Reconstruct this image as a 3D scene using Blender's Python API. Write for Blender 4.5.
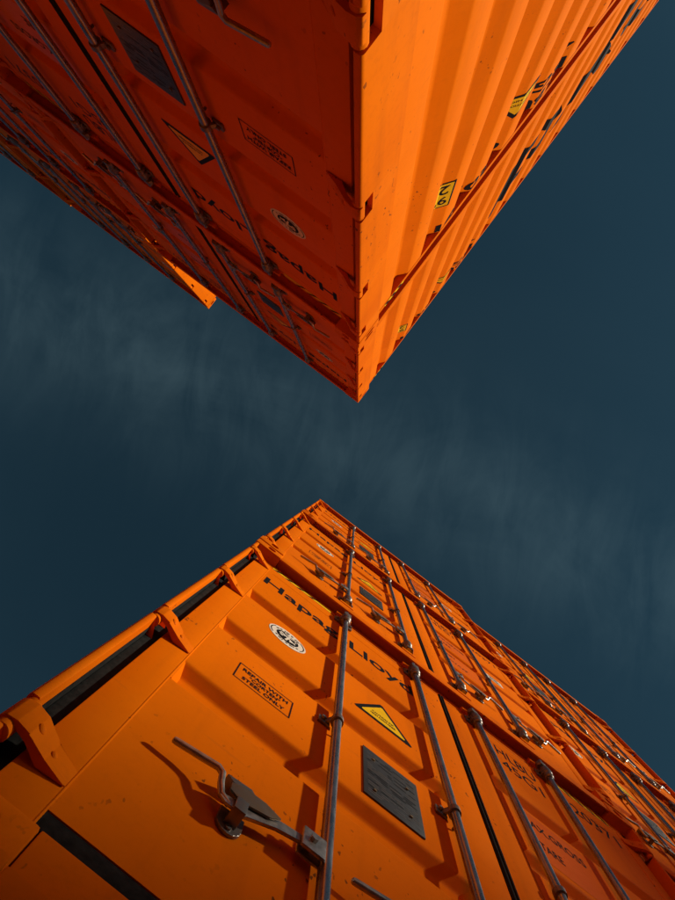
import bpy, bmesh, math, random
from mathutils import Vector, Matrix

for o in list(bpy.data.objects):
    bpy.data.objects.remove(o, do_unlink=True)
scene = bpy.context.scene
col = scene.collection
random.seed(7)

# ------------------------------------------------------------------ sizes
W, H, L = 2.438, 2.896, 12.192          # high-cube container
CAM_Z = 2.085                            # camera height above the yard
Y_NEAR, X_NEAR = 0.5955, -0.215          # sunlit row: door plane, open end
Y_FAR, X_FAR = -0.550, -0.4065           # shaded row: door plane, open end

# ------------------------------------------------------------------ camera
cam_d = bpy.data.cameras.new('camera')
cam = bpy.data.objects.new('camera', cam_d)
col.objects.link(cam)
right = Vector((0.7977515, -0.60225461, 0.02969723))
down = Vector((0.60131006, 0.79823817, 0.03524263))
fwd = Vector((-0.0449305, -0.01025762, 0.99893745))
M = Matrix((right, -down, -fwd)).transposed().to_4x4()
M.translation = Vector((0, 0, CAM_Z))
cam.matrix_world = M
cam_d.sensor_fit = 'HORIZONTAL'
cam_d.sensor_width = 36.0
cam_d.lens = 683.1 / 675 * 36.0
cam_d.clip_start = 0.05
cam_d.clip_end = 3000
scene.camera = cam

# ------------------------------------------------------------------ sun + sky
SUN = Vector((1.36, -1.0, 0.82)).normalized()
elev = math.asin(SUN.z)
azim = math.atan2(SUN.x, SUN.y)
sl = bpy.data.lights.new('sun', 'SUN')
sl.energy = 5.0
sl.angle = math.radians(2.6)          # widened so the added stacks' shadow fades softly
sl.color = (1.0, 0.88, 0.70)
so = bpy.data.objects.new('sun', sl)
col.objects.link(so)
so.location = SUN * 60
so.rotation_euler = (-SUN).to_track_quat('-Z', 'Y').to_euler()

world = bpy.data.worlds.new('World')
scene.world = world
world.use_nodes = True
nt = world.node_tree
nt.nodes.clear()


def N(tree, typ, **kw):
    n = tree.nodes.new(typ)
    for k, v in kw.items():
        setattr(n, k, v)
    return n


def lk(tree, a, b):
    tree.links.new(a, b)


def mth(tree, op, a, b=None, c=None, clamp=False):
    n = tree.nodes.new('ShaderNodeMath')
    n.operation = op
    n.use_clamp = clamp
    for i, v in enumerate((a, b, c)):
        if v is None:
            continue
        if hasattr(v, 'is_output'):
            tree.links.new(v, n.inputs[i])
        else:
            n.inputs[i].default_value = v
    return n.outputs[0]


sky = N(nt, 'ShaderNodeTexSky', sky_type='NISHITA')
sky.sun_disc = False
sky.sun_elevation = elev
sky.sun_rotation = azim
sky.altitude = 2500
sky.air_density = 0.55
sky.dust_density = 0.0
sky.ozone_density = 1.0
# cirrus: planar coordinates of a high cloud sheet
tc = N(nt, 'ShaderNodeTexCoord')
sep = N(nt, 'ShaderNodeSeparateXYZ')
lk(nt, tc.outputs['Generated'], sep.inputs[0])
zz = mth(nt, 'MAXIMUM', sep.outputs[2], 0.06)
px = mth(nt, 'DIVIDE', sep.outputs[0], zz)
py = mth(nt, 'DIVIDE', sep.outputs[1], zz)
ca, sa = 0.974, -0.226                    # band direction on the sheet
s_ = mth(nt, 'ADD', mth(nt, 'MULTIPLY', px, ca), mth(nt, 'MULTIPLY', py, sa))
t_ = mth(nt, 'SUBTRACT', mth(nt, 'MULTIPLY', py, ca), mth(nt, 'MULTIPLY', px, sa))


def noise(vx, vy, sx, sy, oz, detail=5.0, rough=0.55, dist=0.0):
    cb = N(nt, 'ShaderNodeCombineXYZ')
    lk(nt, mth(nt, 'MULTIPLY', vx, sx), cb.inputs[0])
    lk(nt, mth(nt, 'MULTIPLY', vy, sy), cb.inputs[1])
    cb.inputs[2].default_value = oz
    nz = N(nt, 'ShaderNodeTexNoise')
    nz.inputs['Scale'].default_value = 1.0
    nz.inputs['Detail'].default_value = detail
    nz.inputs['Roughness'].default_value = rough
    nz.inputs['Distortion'].default_value = dist
    lk(nt, cb.outputs[0], nz.inputs['Vector'])
    return nz.outputs[0]


wob = mth(nt, 'MULTIPLY', mth(nt, 'SUBTRACT', noise(s_, t_, 2.1, 1.2, 3.0, 3.0), 0.5), 0.22)
tt = mth(nt, 'ADD', t_, wob)
# bands of cirrus repeat across the whole sky about every 0.9 of the sheet's height
ph = mth(nt, 'SUBTRACT', tt, -0.035)
fr = mth(nt, 'PINGPONG', mth(nt, 'ABSOLUTE', ph), 0.46)
band = mth(nt, 'POWER', 2.718, mth(nt, 'MULTIPLY', mth(nt, 'MULTIPLY', fr, fr), -80.0))
# fibres run across the band, leaning
fx = mth(nt, 'SUBTRACT', s_, mth(nt, 'MULTIPLY', t_, 0.16))
fib = noise(fx, t_, 16.0, 5.5, 1.7, 5.0, 0.6, 0.9)
soft = noise(s_, t_, 3.4, 5.0, 9.1, 6.0, 0.6, 0.6)
vail = noise(s_, t_, 1.3, 2.2, 5.3, 4.0, 0.5, 0.2)
cl = mth(nt, 'MULTIPLY', band, mth(nt, 'ADD', 0.12, mth(nt, 'ADD', mth(nt, 'MULTIPLY', mth(nt, 'SUBTRACT', fib, 0.38, clamp=True), 2.2), mth(nt, 'MULTIPLY', mth(nt, 'SUBTRACT', soft, 0.34, clamp=True), 2.6))))
cl = mth(nt, 'ADD', cl, mth(nt, 'MULTIPLY', mth(nt, 'SUBTRACT', vail, 0.45, clamp=True), 0.6))
cl = mth(nt, 'MULTIPLY', cl, 0.058, clamp=True)
mixc = N(nt, 'ShaderNodeMix', data_type='RGBA')
lk(nt, cl, mixc.inputs[0])
lk(nt, sky.outputs[0], mixc.inputs[6])
mixc.inputs[7].default_value = (7.4, 7.2, 10.6, 1)
tint = N(nt, 'ShaderNodeMix', data_type='RGBA', blend_type='MULTIPLY')
tint.inputs[0].default_value = 1.0
lk(nt, mixc.outputs[2], tint.inputs[6])
tint.inputs[7].default_value = (0.63, 1.02, 0.77, 1)
bg = N(nt, 'ShaderNodeBackground')
bg.inputs['Strength'].default_value = 0.05
lk(nt, tint.outputs[2], bg.inputs['Color'])
wo = N(nt, 'ShaderNodeOutputWorld')
lk(nt, bg.outputs[0], wo.inputs['Surface'])

vs = scene.view_settings
vs.view_transform = 'Standard'
vs.look = 'None'
vs.gamma = 1.0
vs.use_curve_mapping = False
vs.exposure = 0.18
scene.cycles.max_bounces = 8

# ------------------------------------------------------------------ materials


def new_mat(name):
    m = bpy.data.materials.new(name)
    m.use_nodes = True
    t = m.node_tree
    b = t.nodes['Principled BSDF']
    return m, t, b


def tex_noise(t, vec, scale, detail=4.0, rough=0.55, stretch=None):
    if stretch:
        mp = N(t, 'ShaderNodeMapping')
        mp.inputs['Scale'].default_value = stretch
        lk(t, vec, mp.inputs['Vector'])
        vec = mp.outputs[0]
    n = N(t, 'ShaderNodeTexNoise')
    n.inputs['Scale'].default_value = scale
    n.inputs['Detail'].default_value = detail
    n.inputs['Roughness'].default_value = rough
    lk(t, vec, n.inputs['Vector'])
    return n.outputs[0]


def ramp(t, fac, a, b, ca=(0, 0, 0, 1), cb=(1, 1, 1, 1)):
    r = N(t, 'ShaderNodeValToRGB')
    r.color_ramp.elements[0].position = a
    r.color_ramp.elements[1].position = b
    r.color_ramp.elements[0].color = ca
    r.color_ramp.elements[1].color = cb
    lk(t, fac, r.inputs[0])
    return r.outputs[0]


def mixcol(t, fac, a, b):
    m = N(t, 'ShaderNodeMix', data_type='RGBA')
    for s, v in ((0, fac), (6, a), (7, b)):
        if hasattr(v, 'is_output'):
            lk(t, v, m.inputs[s])
        else:
            m.inputs[s].default_value = v
    return m.outputs[2]


def paint_mat(name, c0, c1, rough, dirt=0.5, chips=True):
    m, t, b = new_mat(name)
    geo = N(t, 'ShaderNodeNewGeometry')
    P = geo.outputs['Position']
    big = tex_noise(t, P, 0.9, 3.0)
    c = mixcol(t, ramp(t, big, 0.35, 0.68), c0, c1)
    # run-off streaks
    st = tex_noise(t, P, 9.0, 5.0, 0.62, (1.0, 1.0, 0.06))
    sm = mth(t, 'MULTIPLY', ramp(t, st, 0.52, 0.80), dirt * 0.55)
    c = mixcol(t, sm, c, (0.20, 0.045, 0.006, 1))
    fine = tex_noise(t, P, 46.0, 6.0, 0.7)
    c = mixcol(t, mth(t, 'MULTIPLY', ramp(t, fine, 0.50, 0.75), dirt * 0.30), c, (0.30, 0.06, 0.008, 1))
    if chips:
        v1 = tex_noise(t, P, 60.0, 2.0, 0.5, (1, 1, 0.55))
        v2 = tex_noise(t, P, 2.3, 3.0, 0.6)
        ch = mth(t, 'MULTIPLY', ramp(t, v1, 0.70 - 0.05 * dirt, 0.73 - 0.05 * dirt), ramp(t, v2, 0.50, 0.62))
        c = mixcol(t, mth(t, 'MULTIPLY', ch, 0.8), c, (0.05, 0.02, 0.012, 1))
    lk(t, c, b.inputs['Base Color'])
    # long faint scratches and rubbed, sun-faded patches
    sc = tex_noise(t, P, 34.0, 3.0, 0.5, (0.10, 0.10, 1.0))
    c = mixcol(t, mth(t, 'MULTIPLY', ramp(t, sc, 0.68, 0.72), 0.22), c, (0.42, 0.10, 0.012, 1))
    fd = tex_noise(t, P, 1.7, 5.0, 0.6)
    c = mixcol(t, mth(t, 'MULTIPLY', ramp(t, fd, 0.55, 0.72), 0.30), c, (0.80, 0.205, 0.008, 1))
    lk(t, c, b.inputs['Base Color'])
    rr = tex_noise(t, P, 5.0, 6.0, 0.65)
    r = N(t, 'ShaderNodeMapRange')
    r.inputs['To Min'].default_value = rough - 0.07
    r.inputs['To Max'].default_value = rough + 0.16
    lk(t, rr, r.inputs['Value'])
    lk(t, r.outputs[0], b.inputs['Roughness'])
    b.inputs['IOR'].default_value = 1.45
    b.inputs['Specular IOR Level'].default_value = 0.012
    dent = tex_noise(t, P, 2.6, 2.0, 0.5)
    orange = tex_noise(t, P, 260.0, 2.0, 0.5)
    hgt = mth(t, 'ADD', mth(t, 'MULTIPLY', dent, 0.012), mth(t, 'MULTIPLY', orange, 0.00018))
    bp = N(t, 'ShaderNodeBump')
    bp.inputs['Strength'].default_value = 0.55
    bp.inputs['Distance'].default_value = 1.0
    lk(t, hgt, bp.inputs['Height'])
    lk(t, bp.outputs[0], b.inputs['Normal'])
    return m


def simple_mat(name, c0, c1, rough, metal=0.0, scale=30.0, bump=0.0, stretch=None, lo=0.35, hi=0.7):
    m, t, b = new_mat(name)
    if metal == 0.0:
        b.inputs['Specular IOR Level'].default_value = 0.03
    geo = N(t, 'ShaderNodeNewGeometry')
    n = tex_noise(t, geo.outputs['Position'], scale, 6.0, 0.65, stretch)
    c = mixcol(t, ramp(t, n, lo, hi), c0, c1)
    lk(t, c, b.inputs['Base Color'])
    r = N(t, 'ShaderNodeMapRange')
    r.inputs['To Min'].default_value = max(0.05, rough - 0.12)
    r.inputs['To Max'].default_value = rough + 0.15
    lk(t, n, r.inputs['Value'])
    lk(t, r.outputs[0], b.inputs['Roughness'])
    b.inputs['Metallic'].default_value = metal
    if bump:
        bp = N(t, 'ShaderNodeBump')
        bp.inputs['Strength'].default_value = 0.5
        bp.inputs['Distance'].default_value = bump
        lk(t, n, bp.inputs['Height'])
        lk(t, bp.outputs[0], b.inputs['Normal'])
    return m


ORANGE = paint_mat('orange_paint', (0.71, 0.156, 0.0012, 1), (0.65, 0.136, 0.0012, 1), 0.42, 0.42)
ORANGE_WORN = paint_mat('orange_paint_worn', (0.71, 0.156, 0.0015, 1), (0.60, 0.116, 0.0015, 1), 0.46, 0.7)
STEEL = simple_mat('galvanised_steel', (0.26, 0.29, 0.33, 1), (0.44, 0.46, 0.48, 1), 0.27, 0.88, 55.0, 0.0006, (1, 1, 0.25))
HANDLE = simple_mat('worn_bright_steel', (0.34, 0.32, 0.29, 1), (0.55, 0.52, 0.48, 1), 0.36, 0.75, 70.0, 0.0008)
DARKSTEEL = simple_mat('weathered_steel', (0.20, 0.205, 0.21, 1), (0.22, 0.16, 0.11, 1), 0.40, 0.7, 40.0, 0.001)
RUSTY = simple_mat('rusted_plate', (0.16, 0.10, 0.05, 1), (0.12, 0.11, 0.10, 1), 0.55, 0.45, 28.0, 0.0015)
RUBBER = simple_mat('black_rubber', (0.012, 0.013, 0.013, 1), (0.028, 0.028, 0.027, 1), 0.62, 0.0, 60.0, 0.001)
BLACK = simple_mat('black_print', (0.010, 0.010, 0.012, 1), (0.018, 0.018, 0.020, 1), 0.45, 0.0, 90.0)
WHITE = simple_mat('white_print', (0.74, 0.70, 0.62, 1), (0.62, 0.57, 0.48, 1), 0.45, 0.0, 40.0)
YELLOW = simple_mat('yellow_print', (0.80, 0.50, 0.01, 1), (0.70, 0.42, 0.01, 1), 0.42, 0.0, 40.0)
PLATE = simple_mat('grey_data_plate', (0.050, 0.052, 0.055, 1), (0.085, 0.085, 0.088, 1), 0.42, 0.55, 70.0, 0.0008, (1, 1, 3))
RIVET = simple_mat('rivet_brass', (0.35, 0.24, 0.12, 1), (0.25, 0.18, 0.1, 1), 0.4, 0.8, 60.0)
FILM = simple_mat('red_orange_film', (0.67, 0.128, 0.003, 1), (0.61, 0.112, 0.003, 1), 0.30, 0.0, 9.0)
FILM.node_tree.nodes['Principled BSDF'].inputs['Specular IOR Level'].default_value = 0.03
WOOD = simple_mat('floor_plywood', (0.10, 0.05, 0.025, 1), (0.06, 0.03, 0.016, 1), 0.7, 0.0, 12.0)

# ------------------------------------------------------------------ mesh builder


class MB:
    def __init__(self, mirror=False):
        self.v, self.f, self.m, self.mirror = [], [], [], mirror

    def add(self, verts, faces, mat=0):
        b = len(self.v)
        if self.mirror:
            self.v += [(W - x, y, z) for x, y, z in verts]
            self.f += [tuple(b + i for i in reversed(f)) for f in faces]
        else:
            self.v += [tuple(v) for v in verts]
            self.f += [tuple(b + i for i in f) for f in faces]
        self.m += [mat] * len(faces)

    def bm(self, bm, mat=0):
        bm.verts.index_update()
        self.add([tuple(v.co) for v in bm.verts], [[v.index for v in f.verts] for f in bm.faces], mat)
        bm.free()

    def box(self, x0, x1, y0, y1, z0, z1, c=0.0, mat=0, seg=2):
        bm = bmesh.new()
        bmesh.ops.create_cube(bm, size=1.0)
        for v in bm.verts:
            v.co = Vector(((x0 + x1) / 2 + v.co.x * (x1 - x0), (y0 + y1) / 2 + v.co.y * (y1 - y0), (z0 + z1) / 2 + v.co.z * (z1 - z0)))
        if c > 0:
            bmesh.ops.bevel(bm, geom=bm.edges[:], offset=c, segments=seg, profile=0.6, affect='EDGES')
        bmesh.ops.recalc_face_normals(bm, faces=bm.faces[:])
        self.bm(bm, mat)

    def prism(self, poly, axis, a, b, c=0.0, mat=0, fn=None):
        """poly: 2-D outline; axis 'x': (y,z), 'y': (x,z), 'z': (x,y)"""
        bm = bmesh.new()

        def p3(p, t):
            return {'x': (t, p[0], p[1]), 'y': (p[0], t, p[1]), 'z': (p[0], p[1], t)}[axis]
        lo = [bm.verts.new(p3(p, a if fn is None else fn(p)[0])) for p in poly]
        hi = [bm.verts.new(p3(p, b if fn is None else fn(p)[1])) for p in poly]
        n = len(poly)
        bm.faces.new(lo)
        bm.faces.new(hi)
        for i in range(n):
            bm.faces.new((lo[i], lo[(i + 1) % n], hi[(i + 1) % n], hi[i]))
        if c > 0:
            bmesh.ops.bevel(bm, geom=bm.edges[:], offset=c, segments=2, profile=0.6, affect='EDGES')
        bmesh.ops.triangulate(bm, faces=[f for f in bm.faces if len(f.verts) > 4])
        bmesh.ops.recalc_face_normals(bm, faces=bm.faces[:])
        self.bm(bm, mat)

    def tube(self, pts, r, n=10, mat=0, cap=True):
        pts = [Vector(p) for p in pts]
        rs = r if isinstance(r, (list, tuple)) else [r] * len(pts)
        rings = []
        for i, p in enumerate(pts):
            d = (pts[min(i + 1, len(pts) - 1)] - pts[max(i - 1, 0)]).normalized()
            up = Vector((0, 1, 0)) if abs(d.y) < 0.9 else Vector((1, 0, 0))
            a = d.cross(up).normalized()
            c = d.cross(a).normalized()
            rings.append([p + (a * math.cos(6.28318 * k / n) + c * math.sin(6.28318 * k / n)) * rs[i] for k in range(n)])
        bm = bmesh.new()
        vv = [[bm.verts.new(q) for q in ring] for ring in rings]
        for i in range(len(vv) - 1):
            for k in range(n):
                bm.faces.new((vv[i][k], vv[i][(k + 1) % n], vv[i + 1][(k + 1) % n], vv[i + 1][k]))
        if cap:
            bm.faces.new(vv[0])
            bm.faces.new(vv[-1])
        bmesh.ops.recalc_face_normals(bm, faces=bm.faces[:])
        self.bm(bm, mat)

    def lathe_z(self, cx, cy, prof, n=14, mat=0):
        bm = bmesh.new()
        rr = [[bm.verts.new((cx + r * math.cos(6.28318 * k / n), cy + r * math.sin(6.28318 * k / n), z)) for k in range(n)] for r, z in prof]
        for i in range(len(rr) - 1):
            for k in range(n):
                bm.faces.new((rr[i][k], rr[i][(k + 1) % n], rr[i + 1][(k + 1) % n], rr[i + 1][k]))
        bm.faces.new(rr[0])
        bm.faces.new(rr[-1])
        bmesh.ops.recalc_face_normals(bm, faces=bm.faces[:])
        self.bm(bm, mat)

    def build(self, name, mats, smooth=35):
        me = bpy.data.meshes.new(name)
        me.from_pydata(self.v, [], self.f)
        for m in (mats if isinstance(mats, (list, tuple)) else [mats]):
            me.materials.append(m)
        me.polygons.foreach_set('material_index', self.m)
        me.polygons.foreach_set('use_smooth', [True] * len(me.polygons))
        me.set_sharp_from_angle(angle=math.radians(smooth))
        me.update()
        return me


# ------------------------------------------------------------------ lettering
_tc = {}


def text2d(s, bold=0.0):
    """outline of a string as flat triangles, bounding box scaled to 0..1"""
    if (s, bold) in _tc:
        return _tc[(s, bold)]
    cu = bpy.data.curves.new('lettering_tmp', 'FONT')
    cu.body = s
    cu.size = 1.0
    cu.offset = bold
    cu.resolution_u = 3
    cu.align_x = 'LEFT'
    ob = bpy.data.objects.new('lettering_tmp', cu)
    col.objects.link(ob)
    dg = bpy.context.evaluated_depsgraph_get()
    me = bpy.data.meshes.new_from_object(ob.evaluated_get(dg))
    vv = [(v.co.x, v.co.y) for v in me.vertices]
    ff = [tuple(p.vertices) for p in me.polygons]
    bpy.data.objects.remove(ob, do_unlink=True)
    bpy.data.curves.remove(cu)
    bpy.data.meshes.remove(me)
    x0, x1 = min(a for a, _ in vv), max(a for a, _ in vv)
    y0, y1 = min(b for _, b in vv), max(b for _, b in vv)
    out = ([((a - x0) / (x1 - x0), (b - y0) / (y1 - y0)) for a, b in vv], ff)
    _tc[(s, bold)] = out
    return out


REC = 0.048                                # door skin behind the front plane


def put_text(mb, s, x0, x1, z0, z1, y, mat=0, bold=0.0):
    vv, ff = text2d(s, bold)
    # keep the reading direction even on a mirrored leaf
    if mb.mirror:
        mb.mirror = False
        mb.add([(x0 + a * (x1 - x0), y, z0 + b * (z1 - z0)) for a, b in vv], ff, mat)
        mb.mirror = True
    else:
        mb.add([(x0 + a * (x1 - x0), y, z0 + b * (z1 - z0)) for a, b in vv], ff, mat)


def flat_poly(mb, pts, y, mat):
    mb.add([(a, y, b) for a, b in pts], [tuple(range(len(pts)))], mat)


def plate(mb, pts, y0, y1, mat):
    mb.prism(pts, 'y', y0, y1, 0.0, mat)


def circ(cx, cz, r, n=40, a0=0.0, a1=6.283185):
    return [(cx + r * math.cos(a0 + (a1 - a0) * k / n), cz + r * math.sin(a0 + (a1 - a0) * k / n)) for k in range(n + (0 if abs(a1 - a0) > 6.28 else 1))]


def ring_strip(mb, cx, cz, r0, r1, a0, a1, y, mat, n=24):
    a = [(cx + r0 * math.cos(a0 + (a1 - a0) * k / n), y, cz + r0 * math.sin(a0 + (a1 - a0) * k / n)) for k in range(n + 1)]
    b = [(cx + r1 * math.cos(a0 + (a1 - a0) * k / n), y, cz + r1 * math.sin(a0 + (a1 - a0) * k / n)) for k in range(n + 1)]
    mb.add(a + b, [(k, k + 1, n + 2 + k, n + 1 + k) for k in range(n)], mat)


# ------------------------------------------------------------------ container parts
# local frame: x to the right along the door end, y into the container, z up
HZ = (0.24, 1.00, 1.83, 2.58)              # hinge heights


def casting_mesh(mirror, top, front=0.0):
    """corner fitting with real oval apertures in its end and side faces"""
    z0, z1 = (H - 0.118, H - .011) if top else (0.0, 0.118)
    x0, x1, y0, y1 = 0.0, 0.162, front, front + 0.178
    mb = MB(mirror)
    if top:
        mb.box(.050, .110, .060, .130, H - .03, H, .004)
    bm = bmesh.new()

    def slot(cu, cv, hu, hv, n=6):
        r = min(hu, hv)
        du, dv = hu - r, hv - r
        pts = []
        for q, (su, sv) in enumerate(((1, 1), (-1, 1), (-1, -1), (1, -1))):
            for k in range(n):
                a = math.pi / 2 * (q + k / (n - 1))
                pts.append((cu + su * du + r * math.cos(a), cv + sv * dv + r * math.sin(a)))
        return pts

    def face(rect, hole, fn, inward):
        u0, u1, v0, v1 = rect
        outer = [bm.verts.new(fn(u, v, 0)) for u, v in ((u0, v0), (u1, v0), (u1, v1), (u0, v1))]
        hv = [bm.verts.new(fn(u, v, 0)) for u, v in hole]
        hb = [bm.verts.new(fn(u, v, inward)) for u, v in hole]
        es = [bm.edges.new((outer[i], outer[(i + 1) % 4])) for i in range(4)]
        n = len(hv)
        es += [bm.edges.new((hv[i], hv[(i + 1) % n])) for i in range(n)]
        bmesh.ops.triangle_fill(bm, use_beauty=True, use_dissolve=False, edges=es)
        for i in range(n):
            bm.faces.new((hv[i], hv[(i + 1) % n], hb[(i + 1) % n], hb[i]))
        bm.faces.new(hb)
    zc = (z0 + z1) / 2
    face((x0, x1, z0, z1), slot(0.090, zc, 0.026, 0.036), lambda u, v, d: (u, y0 + d, v), 0.035)
    face((y0, y1, z0, z1), slot(y0 + 0.098, zc, 0.037, 0.024), lambda u, v, d: (x0 + d, u, v), 0.035)
    for q in ([(x1, y0, z0), (x1, y1, z0), (x1, y1, z1), (x1, y0, z1)], [(x0, y1, z0), (x1, y1, z0), (x1, y1, z1), (x0, y1, z1)],
              [(x0, y0, z0), (x1, y0, z0), (x1, y1, z0), (x0, y1, z0)], [(x0, y0, z1), (x1, y0, z1), (x1, y1, z1), (x0, y1, z1)]):
        bm.faces.new([bm.verts.new(p) for p in q])
    bmesh.ops.remove_doubles(bm, verts=bm.verts[:], dist=1e-5)
    bmesh.ops.recalc_face_normals(bm, faces=bm.faces[:])
    cre = [e for e in bm.edges if len(e.link_faces) == 2 and e.calc_face_angle(0) > 1.4 and
           sum(abs(e.verts[0].co[i] - e.verts[1].co[i]) > 1e-4 for i in range(3)) == 1 and e.calc_length() > 0.1]
    bmesh.ops.bevel(bm, geom=cre, offset=0.006, segments=2, profile=0.6, affect='EDGES')
    mb.bm(bm)
    return mb.build('corner_casting', ORANGE_WORN)


def post_mesh(mirror):
    mb = MB(mirror)
    full = [(.003, .014), (.0038, .010), (.006, .007), (.0095, .0055), (.0205, .0055), (.0235, .008), (.0235, .085), (.060, .085), (.060, .175), (.003, .175)]
    cut = [(.003, .060), (.020, .060), (.0235, .066), (.0235, .085), (.060, .085), (.060, .175), (.003, .175)]
    z = 0.118
    for h in HZ:
        mb.prism(full, 'z', z, h - 0.058, 0.0)
        mb.prism(cut, 'z', h - 0.058, h + 0.058, 0.0)
        z = h + 0.058
    mb.prism(full, 'z', z, H - 0.118, 0.0)
    return mb.build('corner_post', ORANGE_WORN, 50)


def rear_post_mesh(mirror):
    mb = MB(mirror)
    mb.box(.003, .10, L - .16, L - .004, .118, H - .118, .006)
    return mb.build('corner_post', ORANGE)


def rear_casting_mesh(mirror, top):
    mb = MB(mirror)
    z0, z1 = (H - 0.118, H) if top else (0.0, 0.118)
    mb.box(0, .162, L - .178, L, z0, z1, .006)
    return mb.build('corner_casting', ORANGE_WORN)


SIDE0, FL0, PITCH = 0.026, 0.466, 0.2767   # wall inset, first outer flat, corrugation pitch
OUTF, SLP, DEP = 0.117, 0.0535, 0.040


def side_profile():
    pts = [(.172, SIDE0), (FL0 - 3 * SLP + 0.010, SIDE0)]
    y = FL0
    pts += [(FL0 - 2 * SLP + .010, SIDE0 + DEP), (FL0 - SLP, SIDE0 + DEP), (FL0, SIDE0)]
    while y + PITCH < L - 0.30:
        pts += [(y + OUTF, SIDE0), (y + OUTF + SLP, SIDE0 + DEP), (y + PITCH - SLP, SIDE0 + DEP), (y + PITCH, SIDE0)]
        y += PITCH
    pts.append((L - .16, SIDE0))
    return pts


SP = side_profile()


def side_inset(y):
    for (a, i), (b, j) in zip(SP, SP[1:]):
        if a <= y <= b:
            return i + (j - i) * (y - a) / (b - a)
    return SIDE0


def side_mesh(mirror):
    mb = MB(mirror)
    # rounded folds: split each fold into a small chamfer
    pr = [SP[0]]
    for p, q, r in zip(SP, SP[1:], SP[2:]):
        a, b = Vector(p), Vector(q)
        c = Vector(r)
        pr.append(tuple(b + (a - b).normalized() * 0.006))
        pr.append(tuple(b + (c - b).normalized() * 0.006))
    pr.append(SP[-1])
    poly = [(i, y) for y, i in pr]
    z0, z1 = 0.14, 2.812
    vs_ = [(x, y, z0) for x, y in poly] + [(x, y, z1) for x, y in poly]
    n = len(poly)
    mb.add(vs_, [(k, n + k, n + k + 1, k + 1) for k in range(n - 1)])
    # inner skin
    vs2 = [(x + .004, y, z0) for x, y in poly] + [(x + .004, y, z1) for x, y in poly]
    mb.add(vs2, [(k, k + 1, n + k + 1, n + k) for k in range(n - 1)])
    return mb.build('side_wall', ORANGE, 25)


def drape(name, pieces, mats):
    """lettering / stickers laid over the corrugation of the side x=0.
    pieces: (verts2d (y,z), faces, mat, lift)"""
    V, F, MI = [], [], []
    for vv, ff, mi, lift in pieces:
        bm = bmesh.new()
        vs_ = [bm.verts.new((0, y, z)) for y, z in vv]
        for f in ff:
            try:
                bm.faces.new([vs_[i] for i in f])
            except ValueError:
                pass
        y0, y1 = min(y for y, _ in vv), max(y for y, _ in vv)
        for yb, _ in SP:
            if y0 < yb < y1:
                bmesh.ops.bisect_plane(bm, geom=bm.verts[:] + bm.edges[:] + bm.faces[:], plane_co=(0, yb, 0), plane_no=(0, 1, 0))
        bmesh.ops.recalc_face_normals(bm, faces=bm.faces[:])
        bm.verts.index_update()
        b = len(V)
        for v in bm.verts:
            V.append((side_inset(v.co.y) - lift, v.co.y, v.co.z))
        for f in bm.faces:
            idx = [b + v.index for v in f.verts]
            if f.normal.x > 0:
                idx.reverse()
            F.append(idx)
            MI.append(mi)
        bm.free()
    me = bpy.data.meshes.new(name)
    me.from_pydata(V, [], F)
    for m in mats:
        me.materials.append(m)
    me.polygons.foreach_set('material_index', MI)
    me.update()
    return me


def side_text(s, y_start, y_end, z0, z1, bold=0.0):
    vv, ff = text2d(s, bold)
    return [(y_start + a * (y_end - y_start), z0 + b * (z1 - z0)) for a, b in vv], ff


def islands(v, f):
    """split flat lettering into its letters"""
    root = list(range(len(v)))

    def find(i):
        while root[i] != i:
            root[i] = root[root[i]]
            i = root[i]
        return i
    for q in f:
        for i in q[1:]:
            root[find(i)] = find(q[0])
    out = []
    for r in sorted({find(q[0]) for q in f}):
        ff = [q for q in f if find(q[0]) == r]
        idx = sorted({i for q in ff for i in q})
        mp = {i: k for k, i in enumerate(idx)}
        out.append(([v[i] for i in idx], [tuple(mp[i] for i in q) for q in ff]))
    return out


def rect2(y0, y1, z0, z1):
    return [(y0, z0), (y1, z0), (y1, z1), (y0, z1)], [(0, 1, 2, 3)]


# ---- door leaf
ST0, SEAM, PAN1, EDGE = 0.0625, 0.147, 1.075, 1.2025


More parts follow.
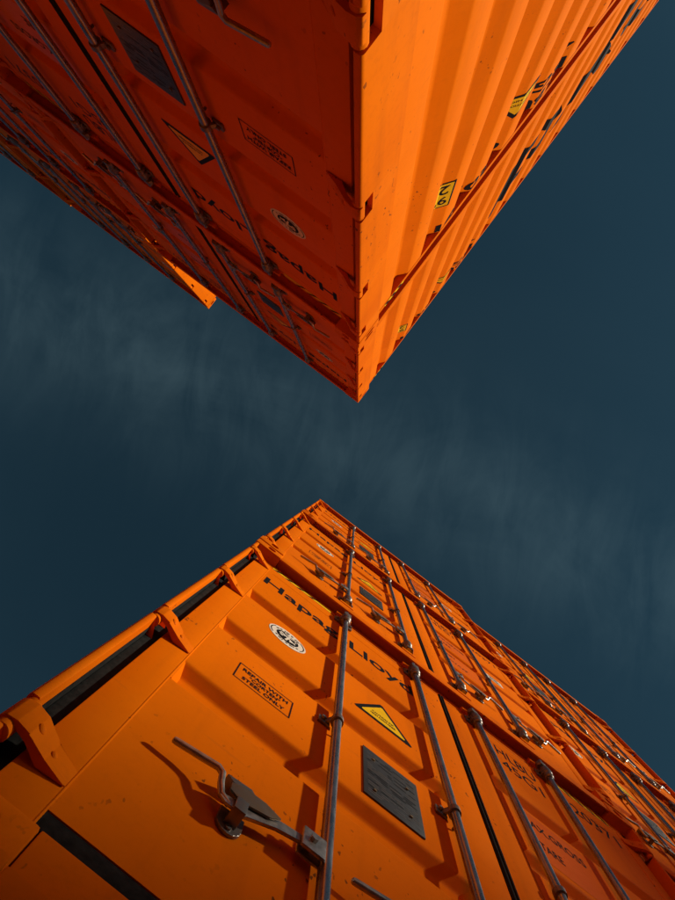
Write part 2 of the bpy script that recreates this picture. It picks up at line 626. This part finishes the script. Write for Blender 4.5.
def door_mesh(mirror):
    mb = MB(mirror)
    mb.box(ST0, SEAM - .001, REC - .002, .098, .100, 2.662, .004)
    mb.box(PAN1 + .001, EDGE, REC - .001, .098, .162, 2.662, .004)
    D = REC + 0.033
    pr = [(REC, .162)]
    for a, b in ((.795, .936), (1.343, 1.479), (1.893, 2.036)):
        pr += [(REC, a), (D, a + .028), (D, b - .032), (REC, b)]
    pr += [(REC, 2.662)]
    # round the folds
    q = [pr[0]]
    for a, b, c in zip(pr, pr[1:], pr[2:]):
        A, B, C = Vector(a), Vector(b), Vector(c)
        for k in (0.010, 0.004):
            q.append(tuple(B + (A - B).normalized() * k + ((C - B).normalized() * (0.0015 if k < .005 else 0))))
        for k in (0.004, 0.010):
            q.append(tuple(B + (C - B).normalized() * k + ((A - B).normalized() * (0.0015 if k < .005 else 0))))
    q.append(pr[-1])
    poly = q + [(.098, 2.662), (.098, .162)]
    mb.prism(poly, 'x', SEAM + .0025, PAN1)
    for a, b in ((.795, .936), (1.343, 1.479), (1.893, 2.036)):          # pressed, sloping ends of the troughs
        mb.prism([(PAN1 - .046, D + .001), (PAN1 - .004, REC + .0015), (PAN1 - .0005, REC + .001), (PAN1 - .0005, D + .001)], 'z', a + .004, b - .004)
        mb.prism([(SEAM + .022, D + .001), (SEAM + .006, REC + .0015), (SEAM + .003, REC + .001), (SEAM + .003, D + .001)], 'z', a + .004, b - .004)
    mb.tube([(SEAM + .03, REC + .0006, 2.552), (PAN1, REC + .0006, 2.552)], .0016, 6)
    # weld bead and lip along the seam
    mb.tube([(SEAM + .0005, REC + .001, .11), (SEAM + .0005, REC + .001, 2.655)], .0032, 8)
    return mb.build('door', ORANGE, 40)


def gasket_mesh(mirror):
    mb = MB(mirror)
    mb.box(.0265, ST0 - .0005, .060, .10, .118, 2.778, .003)            # hinge-side seal
    if not mirror:
        mb.box(.0238, .0262, .040, .084, .118, 2.778, .0)
    mb.box(SEAM, EDGE, REC + .001, .09, .1185, .1605, .003)             # bottom seal
    mb.box(SEAM, EDGE, REC + .003, .09, 2.6635, 2.688, .003)            # top seal
    mb.box(EDGE + .0005, W / 2 - .0015, REC - .003, .09, .119, 2.688, .004)   # meeting edge
    mb.tube([(EDGE + .0085, REC - .003, .12), (EDGE + .0085, REC - .003, 2.685)], .005, 8)
    return mb.build('door_gasket', RUBBER)


BARS = (0.603, 1.030)
BY, BR = 0.0205, 0.0138


def bar_mesh(mirror, xb):
    mb = MB(mirror)
    mb.tube([(xb, BY, .13), (xb, BY, 2.755)], BR, 16)
    for zc, s in ((2.615, 1), (.235, -1)):                                # bearing housings
        mb.lathe_z(xb, BY, [(.018, zc - .055), (.0235, zc - .048), (.0235, zc - .018), (.0265, zc - .014), (.0265, zc + .016), (.0235, zc + .02), (.0235, zc + .046), (.018, zc + .054)], 16, 1)
        mb.box(xb - .052, xb + .052, REC - .010, REC - .001, zc - .032, zc + .032, .003, 1)
        for dx in (-.040, .040):
            mb.tube([(xb + dx, REC - .010, zc), (xb + dx, REC - .019, zc)], .009, 6, 1)
        mb.box(xb - .030, xb + .030, BY, REC - .006, zc - .022, zc + .022, .003, 1)
        zz_ = zc + s * .082                                               # cam at the bar end
        mb.prism([(xb - .018, BY - .016), (xb + .022, BY - .018), (xb + .034, BY + .002), (xb + .020, BY + .022), (xb - .020, BY + .020)], 'z', zz_ - .020, zz_ + .020, .003, 1)
    zc = 1.22                                                             # middle guide
    mb.lathe_z(xb, BY, [(BR + .001, zc - .014), (.0195, zc - .012), (.0195, zc + .012), (BR + .001, zc + .014)], 16, 1)
    mb.box(xb - .052, xb - .012, REC - .009, REC - .001, zc - .020, zc + .020, .002, 1)
    mb.prism([(xb - .050, REC - .008), (xb - .030, REC - .008), (xb - .006, BY - .016), (xb - .004, BY - .010), (xb - .022, REC - .002), (xb - .050, REC - .002)], 'z', zc - .012, zc + .012, .0015, 1)
    mb.tube([(xb - .038, REC - .008, zc), (xb - .038, REC - .018, zc)], .008, 6, 1)
    mb.tube([(xb + .004, REC - .002, zc - .055), (xb + .004, REC - .014, zc - .055)], .005, 6, 1)
    return mb.build('lock_bar', [STEEL, DARKSTEEL])


def handle_mesh(mirror, xb):
    mb = MB(mirror)
    g = 0.012
    # hub plate welded on the bar, pivot bolt
    mb.box(xb - .062, xb - .008, g - .006, g + .002, .468, .532, .003)
    mb.box(xb - .062, xb - .008, g + .014, g + .020, .470, .528, .003)
    mb.tube([(xb - .040, g - .014, .500), (xb - .040, g + .026, .500)], .0085, 6)
    # arm, swelling hasp plate
    mb.prism([(xb - .050, .488), (xb - .050, .512), (xb - .108, .500), (xb - .150, .482), (xb - .225, .452), (xb - .240, .440), (xb - .225, .428), (xb - .180, .428), (xb - .115, .470)], 'y', g + .003, g + .010, .002)
    mb.prism([(xb - .112, .492), (xb - .150, .505), (xb - .200, .503), (xb - .228, .488), (xb - .226, .464), (xb - .198, .450), (xb - .135, .470)], 'y', g - .004, g + .001, .0015, 1)
    # grip
    mb.tube([(xb - .215, g + .008, .436), (xb - .236, g + .007, .446), (xb - .246, g + .003, .470), (xb - .252, g - .002, .494), (xb - .264, g - .003, .502), (xb - .300, g + .002, .503), (xb - .358, g + .007, .500), (xb - .364, g + .0075, .500), (xb - .366, g + .0076, .500)],
            [.0065, .007, .007, .007, .007, .0072, .007, .006, .003], 12, 2)
    return mb.build('door_handle', [HANDLE, RUSTY, HANDLE])


def catch_mesh(mirror, xb):
    mb = MB(mirror)
    cx, cz = xb - .196, .422
    mb.prism(circ(cx, cz, .027, 18, math.pi * 1.0, math.pi * 2.0) + [(cx + .027, cz + .040), (cx - .027, cz + .040)], 'y', REC - .008, REC - .001, .002)
    mb.box(cx - .013, cx + .013, .004, .009, cz - .002, cz + .032, .002)
    mb.box(cx - .013, cx + .013, .004, REC - .006, cz - .008, cz - .001, .002)
    mb.tube([(cx, REC - .008, cz - .014), (cx, REC - .012, cz - .014)], .007, 8)
    return mb.build('handle_catch', DARKSTEEL)


def stop_mesh(mirror, xb):
    mb = MB(mirror)
    cx, cz = xb - .196, .422
    mb.prism([(cx - .045, cz + .092), (cx + .012, cz + .100), (cx + .024, cz + .086), (cx - .028, cz + .078)], 'y', .012, REC - .002, .002)
    return mb.build('handle_stop', DARKSTEEL)


def hinge_mesh(mirror, h):
    mb = MB(mirror)
    mb.lathe_z(.0215, .0225, [(.012, h - .056), (.0165, h - .053), (.0165, h + .053), (.012, h + .056)], 14)
    poly = [(.005, .009), (.014, .003), (.032, .001), (.058, .006), (.098, .028), (.146, .041), (.146, .0445), (.092, .0445), (.060, .020), (.034, .012), (.012, .022), (.004, .018)]

    def hh(p):
        k = min(1.0, max(0.0, (p[0] - .05) / .095))
        a = .036 - .012 * k
        return (h - a, h + a)
    mb.prism(poly, 'z', 0, 0, .0018, fn=hh)
    for cx, cy, r in ((.0640, .0098, .0085), (.1030, .0305, .0070)):
        d = Vector((.53, -.85, 0)).normalized()
        c = Vector((cx, cy, h))
        mb.tube([c - d * .004, c + d * .0015, c + d * .0035, c + d * .0042], [r, r, r * .7, r * .25], 12)
    return mb.build('hinge', ORANGE_WORN, 40)


def lettering(fn, name, mats):
    mb = MB()
    fn(mb)
    return mb.build(name, mats)


TY = REC - 0.0012


def strings(*items):
    """one sub-part for each printed string"""
    out = []
    for nm, s, x0, x1, z0, z1, bold in items:
        mb = MB()
        put_text(mb, s, x0, x1, z0, z1, TY, 0, bold)
        out.append(T(nm, mb.build(nm, [BLACK])))
    return out


def repair_box(mb):
    x0, x1, z0, z1 = .272, .466, 1.066, 1.190
    w = .0036
    for a in ((x0, x1, z0, z0 + w), (x0, x1, z1 - w, z1), (x0, x0 + w, z0 + w, z1 - w), (x1 - w, x1, z0 + w, z1 - w)):
        flat_poly(mb, [(a[0], a[2]), (a[1], a[2]), (a[1], a[3]), (a[0], a[3])], TY, 0)
    put_text(mb, 'REPAIR WITH', .290, .449, 1.147, 1.170, TY, 0, .02)
    put_text(mb, '"CORTEN"', .318, .425, 1.117, 1.139, TY, 0, .02)
    put_text(mb, 'STEEL ONLY', .298, .444, 1.086, 1.108, TY, 0, .02)


def emblem(mb):
    cx, cz, r = .373, 1.735, .084
    flat_poly(mb, circ(cx, cz, r, 48), TY, 0)
    y2 = TY - .0008
    for a0, a1 in ((2.5, 3.75), (-.6, .75)):
        ring_strip(mb, cx, cz, .0725, .0765, a0, a1, y2, 1)
    for k in range(22):
        a = 2 * math.pi * k / 22 + .1
        if abs(math.cos(a)) > .88:
            continue
        ring_strip(mb, cx, cz, .057, .066, a, a + .10 + .07 * (k % 3), y2, 2, 3)
    flat_poly(mb, circ(cx, cz, .050, 40), y2, 1)
    y3 = TY - .0016
    rs = random.Random(3)
    # pale device inside the dark roundel: a bar, two crossing strokes, lobes
    for (ax, az, bx, bz, w) in ((-.034, .020, .036, -.020, .010), (-.006, -.040, .012, .040, .009), (-.034, -.016, -.002, .010, .007), (.004, .012, .036, .024, .008), (-.018, .034, .006, .018, .007), (.010, -.034, .034, -.012, .006)):
        d = Vector((bx - ax, bz - az)).normalized()
        n = Vector((-d.y, d.x)) * w * .5
        flat_poly(mb, [(cx + ax + n.x, cz + az + n.y), (cx + ax - n.x, cz + az - n.y), (cx + bx - n.x, cz + bz - n.y), (cx + bx + n.x, cz + bz + n.y)], y3, 0)
        y3 -= .0002
    for k in range(7):
        a = rs.random() * 6.28
        q = .022 + .016 * rs.random()
        flat_poly(mb, circ(cx + q * math.cos(a), cz + q * math.sin(a), .004 + .004 * rs.random(), 9), y3, 0)
        y3 -= .0001


def warning_tri(mb, cx=.810, z0=1.585, w=.130, h=.222, y=TY):
    # rounded triangle with thick black rim, yellow face and two lines of print
    def tri(s, dz):
        a, b, c = (cx - w * s, z0 + dz), (cx + w * s, z0 + dz), (cx, z0 + dz + h * s)
        out = []
        for p, q, r in ((c, a, b), (a, b, c), (b, c, a)):
            P, Q, R = Vector(p), Vector(q), Vector(r)
            k = .012 * s
            out += [tuple(Q + (P - Q).normalized() * k), tuple(Q + (R - Q).normalized() * k)]
        return out
    flat_poly(mb, tri(1.0, 0), y, 1)
    flat_poly(mb, tri(.76, .017), y - .0008, 0)
    put_text(mb, 'CAUTION 9\'6"', cx - .048, cx + .048, z0 + .068, z0 + .083, y - .0016, 1, .02)
    put_text(mb, 'HIGH CONTAINER', cx - .055, cx + .055, z0 + .044, z0 + .058, y - .0016, 1, .02)


def data_plate(mb):
    mb.box(.716, .914, REC - .005, REC, .972, 1.272, .0015, 0)
    rs = random.Random(5)
    y = REC - .0056
    z = 1.248
    k = 0
    while z > .99:
        x = .730
        while x < .895:
            ww = rs.uniform(.012, .05)
            if rs.random() < .72:
                e = min(.900, x + ww)
                flat_poly(mb, [(x, z), (e, z), (e, z + .0035), (x, z + .0035)], y, 1 if rs.random() < .55 else 3)
            x += ww + .008
        z -= .0115
        k += 1
    for a, b in ((.752, 1.212), (.872, 1.190), (.752, 1.02), (.872, 1.03)):
        mb.tube([(a, REC - .004, b), (a, REC - .009, b)], .0055, 8, 2)


def small_sticker(mb):
    flat_poly(mb, [(1.95, 1.60), (2.09, 1.60), (2.09, 1.72), (1.95, 1.72)], TY, 0)
    for k in range(4):
        z = 1.617 + k * .026
        flat_poly(mb, [(1.962, z), (2.075 - .02 * (k % 2), z), (2.075 - .02 * (k % 2), z + .010), (1.962, z + .010)], TY - .0008, 1)


def header_mesh():
    mb = MB()
    # open channel: front flange, web on top, back plate carrying the lip
    mb.box(.164, W - .164, .004, .013, H - .116, H - .022, .003)
    mb.box(.164, W - .164, .0135, .0565, H - .085, H - .012, .003)
    mb.box(.164, W - .164, .0570, .11, H - .118, H - .022, .003)
    mb.box(.068, W - .068, .0565, .12, 2.6895, H - .1185, .002)
    for xb in BARS + tuple(W - b for b in BARS):                           # cam keepers
        mb.box(xb - .048, xb + .048, .036, .0565, 2.735, 2.776, .003)
    return mb.build('door_header', ORANGE_WORN)


def sill_mesh():
    mb = MB()
    mb.box(.164, W - .164, REC - .004, .16, .012, .1175, .004)
    for xb in BARS + tuple(W - b for b in BARS):
        mb.box(xb - .045, xb + .045, .020, REC - .004, .075, .112, .003)
    return mb.build('door_sill', ORANGE_WORN)


def hazard_mesh(mirror):
    mb = MB(mirror)
    x0, x1, z0, z1, y = .158, .535, 2.700, 2.768, .0555
    flat = [(x0, z0), (x1, z0), (x1, z1), (x0, z1)]
    mb.add([(a, y, b) for a, b in flat], [(0, 1, 2, 3)], 0)
    k = x0
    while k < x1 - .085:
        mb.add([(k, y - .0008, z0), (k + .022, y - .0008, z0), (k + .082, y - .0008, z1), (k + .060, y - .0008, z1)], [(0, 1, 2, 3)], 1)
        k += .074
    return mb.build('hazard_tape', [YELLOW, BLACK])


def side_hazard():
    y0, y1, z0, z1 = .26, .43, 2.822, 2.862
    x = .0236 - .0012
    V = [(x, y0, z0), (x, y1, z0), (x, y1, z1), (x, y0, z1)]
    F, MI = [(0, 3, 2, 1)], [0]
    k = y0
    while k < y1 - .05:
        b = len(V)
        V += [(x - .0008, k, z0), (x - .0008, k + .026, z0), (x - .0008, k + .05, z1), (x - .0008, k + .024, z1)]
        F.append((b, b + 3, b + 2, b + 1))
        MI.append(1)
        k += .056
    me = bpy.data.meshes.new('hazard_tape')
    me.from_pydata(V, [], F)
    me.materials.append(YELLOW)
    me.materials.append(BLACK)
    me.polygons.foreach_set('material_index', MI)
    return me


def rail_mesh(mirror, top):
    mb = MB(mirror)
    if top:
        mb.box(.0236, .085, .176, L - .176, 2.806, 2.870, .004)
    else:
        mb.box(.0015, .050, .180, L - .180, .030, .150, .004)
    return mb.build('top_side_rail' if top else 'bottom_side_rail', ORANGE_WORN)


def slab(name, mat, *b):
    mb = MB()
    mb.box(*b)
    return mb.build(name, mat)


# ------------------------------------------------------------------ one container: (name, mesh, children)
def T(name, mesh, kids=()):
    return (name, mesh, list(kids))


def door_tree(mirror):
    kids = [T('door_gasket', gasket_mesh(mirror))]
    for xb in BARS:
        kids.append(T('lock_bar', bar_mesh(mirror, xb)))
        kids.append(T('door_handle', handle_mesh(mirror, xb)))
        kids.append(T('handle_catch', catch_mesh(mirror, xb)))
        kids.append(T('handle_stop', stop_mesh(mirror, xb)))
    for h in HZ:
        kids.append(T('hinge', hinge_mesh(mirror, h)))
    if not mirror:
        kids += strings(('company_lettering', 'Hapag', .165, .588, 2.243, 2.412, .016), ('company_lettering', '-', .612, .640, 2.318, 2.338, .0),
                        ('company_lettering', 'Lloyd', .652, 1.010, 2.243, 2.412, .016))
        kids += [T('repair_notice', lettering(repair_box, 'repair_notice', [BLACK])),
                 T('round_emblem', lettering(emblem, 'round_emblem', [WHITE, BLACK, DARKSTEEL])),
                 T('warning_triangle', lettering(warning_tri, 'warning_triangle', [YELLOW, BLACK])),
                 T('data_plate', lettering(data_plate, 'data_plate', [PLATE, DARKSTEEL, RIVET, BLACK]))]
    else:
        kids += strings(('code_lettering', 'HLBU', 1.512, 1.742, 2.432, 2.535, .0), ('code_lettering', '45G1', 1.512, 1.740, 2.285, 2.385, .0),
                        ('number_lettering', '20371', 1.955, 2.225, 2.432, 2.535, .0),
                        ('weight_lettering', 'MAX.GROSS', 1.452, 1.742, 1.745, 1.800, .012), ('weight_lettering', 'TARE', 1.490, 1.590, 1.595, 1.648, .012),
                        ('weight_lettering', 'NET', 1.490, 1.570, 1.212, 1.262, .012), ('weight_lettering', 'CU.CAP.', 1.490, 1.660, 1.062, 1.112, .012))
        for z0, z1 in ((.965, 1.320), (1.510, 1.868)):
            mb = MB()
            flat_poly(mb, [(1.425, z0), (1.800, z0), (1.800, z1), (1.425, z1)], REC - .0006, 0)
            kids.append(T('weight_panel', mb.build('weight_panel', [FILM])))
        kids += [T('small_sticker', lettering(small_sticker, 'small_sticker', [WHITE, BLACK]))]
    return T('door', door_mesh(mirror), kids)


def side_tree():
    kids = []
    # large company name: reads towards the door end
    for nm, s, a, b, z0, z1 in (('company_lettering', 'Hapag', 9.9, 6.30, .95, 2.25), ('company_lettering', '-', 6.1, 5.75, 1.55, 1.70), ('company_lettering', 'Lloyd', 5.55, 1.92, .95, 2.25),
                                ('code_lettering', 'HLBU', 1.84, 1.46, 2.695, 2.795), ('code_lettering', '620371', 1.275, .72, 2.695, 2.795), ('code_lettering', '45G1', 1.84, 1.46, 2.545, 2.645)):
        v, f = side_text(s, a, b, z0, z1, .02)
        for vv, ff in (islands(v, f) if nm == 'company_lettering' else [(v, f)]):
            kids.append(T(nm, drape(nm, [(vv, ff, 0, .0016)], [BLACK])))
    # yellow height sticker
    y0, y1, z0, z1 = .590, .750, 2.160, 2.440
    pcs = []
    v, f = rect2(y0, y1, z0, z1)
    pcs.append((v, f, 1, .0014))
    v, f = rect2(y0 + .012, y1 - .012, z0 + .012, z1 - .012)
    pcs.append((v, f, 0, .0021))
    for s, a, b, c, d in (('9\'6"', y1 - .022, y0 + .022, z0 + .155, z1 - .03), ('2.9', y1 - .025, y0 + .025, z0 + .03, z0 + .13)):
        v, f = side_text(s, a, b, c, d, .015)
        pcs.append((v, f, 1, .0028))
    kids.append(T('height_sticker', drape('height_sticker', pcs, [YELLOW, BLACK])))
    # warning triangle
    pcs = []
    cy, zb = 1.285, 2.27
    v = [(cy - .135, zb), (cy + .135, zb), (cy, zb + .21)]
    pcs.append((v, [(0, 1, 2)], 1, .0014))
    v = [(cy - .100, zb + .018), (cy + .100, zb + .018), (cy, zb + .172)]
    pcs.append((v, [(0, 1, 2)], 0, .0021))
    for s, a, b, c, d in (('CAUTION', cy + .05, cy - .05, zb + .075, zb + .093), ('9\'6" HIGH', cy + .06, cy - .06, zb + .038, zb + .056)):
        v, f = side_text(s, a, b, c, d, .01)
        pcs.append((v, f, 1, .0028))
    kids.append(T('warning_triangle', drape('warning_triangle', pcs, [YELLOW, BLACK])))
    return T('side_wall', side_mesh(False), kids)


TREE = [T('corner_casting', casting_mesh(False, False)), T('corner_casting', casting_mesh(True, False)),
        T('corner_casting', casting_mesh(False, True)), T('corner_casting', casting_mesh(True, True)),
        T('corner_casting', rear_casting_mesh(False, False)), T('corner_casting', rear_casting_mesh(True, False)),
        T('corner_casting', rear_casting_mesh(False, True)), T('corner_casting', rear_casting_mesh(True, True)),
        T('corner_post', post_mesh(False)), T('corner_post', post_mesh(True)),
        T('corner_post', rear_post_mesh(False)), T('corner_post', rear_post_mesh(True)),
        T('door_header', header_mesh(), [T('hazard_tape', hazard_mesh(False)), T('hazard_tape', hazard_mesh(True))]),
        T('door_sill', sill_mesh()),
        T('top_side_rail', rail_mesh(False, True), [T('hazard_tape', side_hazard())]), T('top_side_rail', rail_mesh(True, True)),
        T('bottom_side_rail', rail_mesh(False, False)), T('bottom_side_rail', rail_mesh(True, False)),
        side_tree(), T('side_wall', side_mesh(True)),
        T('rear_wall', slab('rear_wall', ORANGE, .10, W - .10, L - .10, L - .03, .118, H - .03, .004)),
        T('roof', slab('roof', ORANGE, .086, W - .086, .121, L - .11, H - .055, H - .030, .003)),
        T('floor', slab('floor', WOOD, .051, W - .051, .165, L - .11, .100, .140, .003)),
        door_tree(False), door_tree(True)]
CAST_LOW = casting_mesh(False, False, REC - .006)       # set-back fitting of the old lowest box


def link(name, mesh, parent):
    o = bpy.data.objects.new(name, mesh)
    col.objects.link(o)
    o.parent = parent
    return o


def container(x, y, z, flip, label, full=True):
    root = bpy.data.objects.new('shipping_container', None)
    root.empty_display_size = 0.3
    col.objects.link(root)
    root.location = (x, y, z)
    root.rotation_euler = (0, 0, math.pi if flip else 0)
    root['label'] = label
    root['category'] = 'container'
    root['group'] = 'stacked orange shipping containers'
    for i, (n, me, kids) in enumerate(TREE):
        if n == 'corner_casting' and i == 0 and not flip and abs(x - X_NEAR) < .01 and 1 < z < 4:
            me = CAST_LOW
        p = link(n, me, root)
        for n2, m2, _ in (kids if full else ()):
            link(n2, m2, p)
    return root


# ------------------------------------------------------------------ the yard
gm, t, b = new_mat('yard_concrete')
geo = N(t, 'ShaderNodeNewGeometry')
P = geo.outputs['Position']
c = mixcol(t, ramp(t, tex_noise(t, P, 0.35, 6.0), .35, .7), (.16, .15, .14, 1), (.24, .23, .21, 1))
c = mixcol(t, mth(t, 'MULTIPLY', ramp(t, tex_noise(t, P, 3.0, 6.0), .5, .75), .5), c, (.08, .075, .07, 1))
lk(t, c, b.inputs['Base Color'])
b.inputs['Roughness'].default_value = .85
bp = N(t, 'ShaderNodeBump')
bp.inputs['Distance'].default_value = .01
lk(t, tex_noise(t, P, 18.0, 6.0), bp.inputs['Height'])
lk(t, bp.outputs[0], b.inputs['Normal'])
mb = MB()
mb.add([(-1500, -1500, 0), (1500, -1500, 0), (1500, 1500, 0), (-1500, 1500, 0)], [(0, 1, 2, 3)])
go = bpy.data.objects.new('ground', mb.build('ground', gm))
col.objects.link(go)
go['kind'] = 'structure'

# ------------------------------------------------------------------ the stacks
TIER = ('lowest', 'second', 'third', 'fourth', 'fifth', 'sixth', 'seventh')
near = [(X_NEAR, Y_NEAR, 4, 'of the sunlit end stack with lit doors'),
        (X_NEAR + W + .03, Y_NEAR + .065, 4, 'of the lit stack set back beside the end stack')]
far = [(X_FAR, Y_FAR, 3, 'of the short stack with shaded doors and sunlit side'),
       (X_FAR - W - .225, Y_FAR - .045, 4, 'of the tall shaded stack next to the short one'),
       (X_FAR - 2 * W - .27, Y_FAR - .035, 4, 'of the outer shaded stack, two from the short one')]
for rows, flip in ((near, False), (far, True)):
    for x, y, n, where in rows:
        for k in range(n):
            jx = random.uniform(-.006, .006) if k > 1 else 0.0
            jy = random.uniform(-.006, .006) if k > 1 else 0.0
            container(x + jx, y + jy, k * H, flip, 'orange container, %s tier %s' % ('top' if k == n - 1 else TIER[k], where))

# unseen block, added towards the sun to shade the lower doors softly
BX, BYY = 18.3, -13.77
for j, n in enumerate((5, 6, 7)):
    for k in range(n):
        container(BX + j * 2.47, BYY, k * H, False, 'orange container, %s tier of the distant %s-high stack added for shade' % ('top' if k == n - 1 else TIER[k], ('five', 'six', 'seven')[j]), False)
for k in range(5):  # unseen too, added to cut low bounce light onto the shaded doors
    container(BX, BYY - 13.6, k * H, False, 'orange container, %s tier of the distant stack added for shade behind the five-high one' % ('top' if k == 4 else TIER[k]), False)

# unseen lower stacks added past the tall end: block skylight, bounce orange light
for j, n in enumerate((1, 2, 3)):
    for k in range(n):
        container(X_NEAR - (j + 1) * (W + .05), Y_NEAR + .03, k * H, False, 'orange container, %s tier of the low %s-high stack added for bounced light past the end stack' % ('only' if n == 1 else 'top' if k == n - 1 else TIER[k], ('one', 'two', 'three')[j]), False)
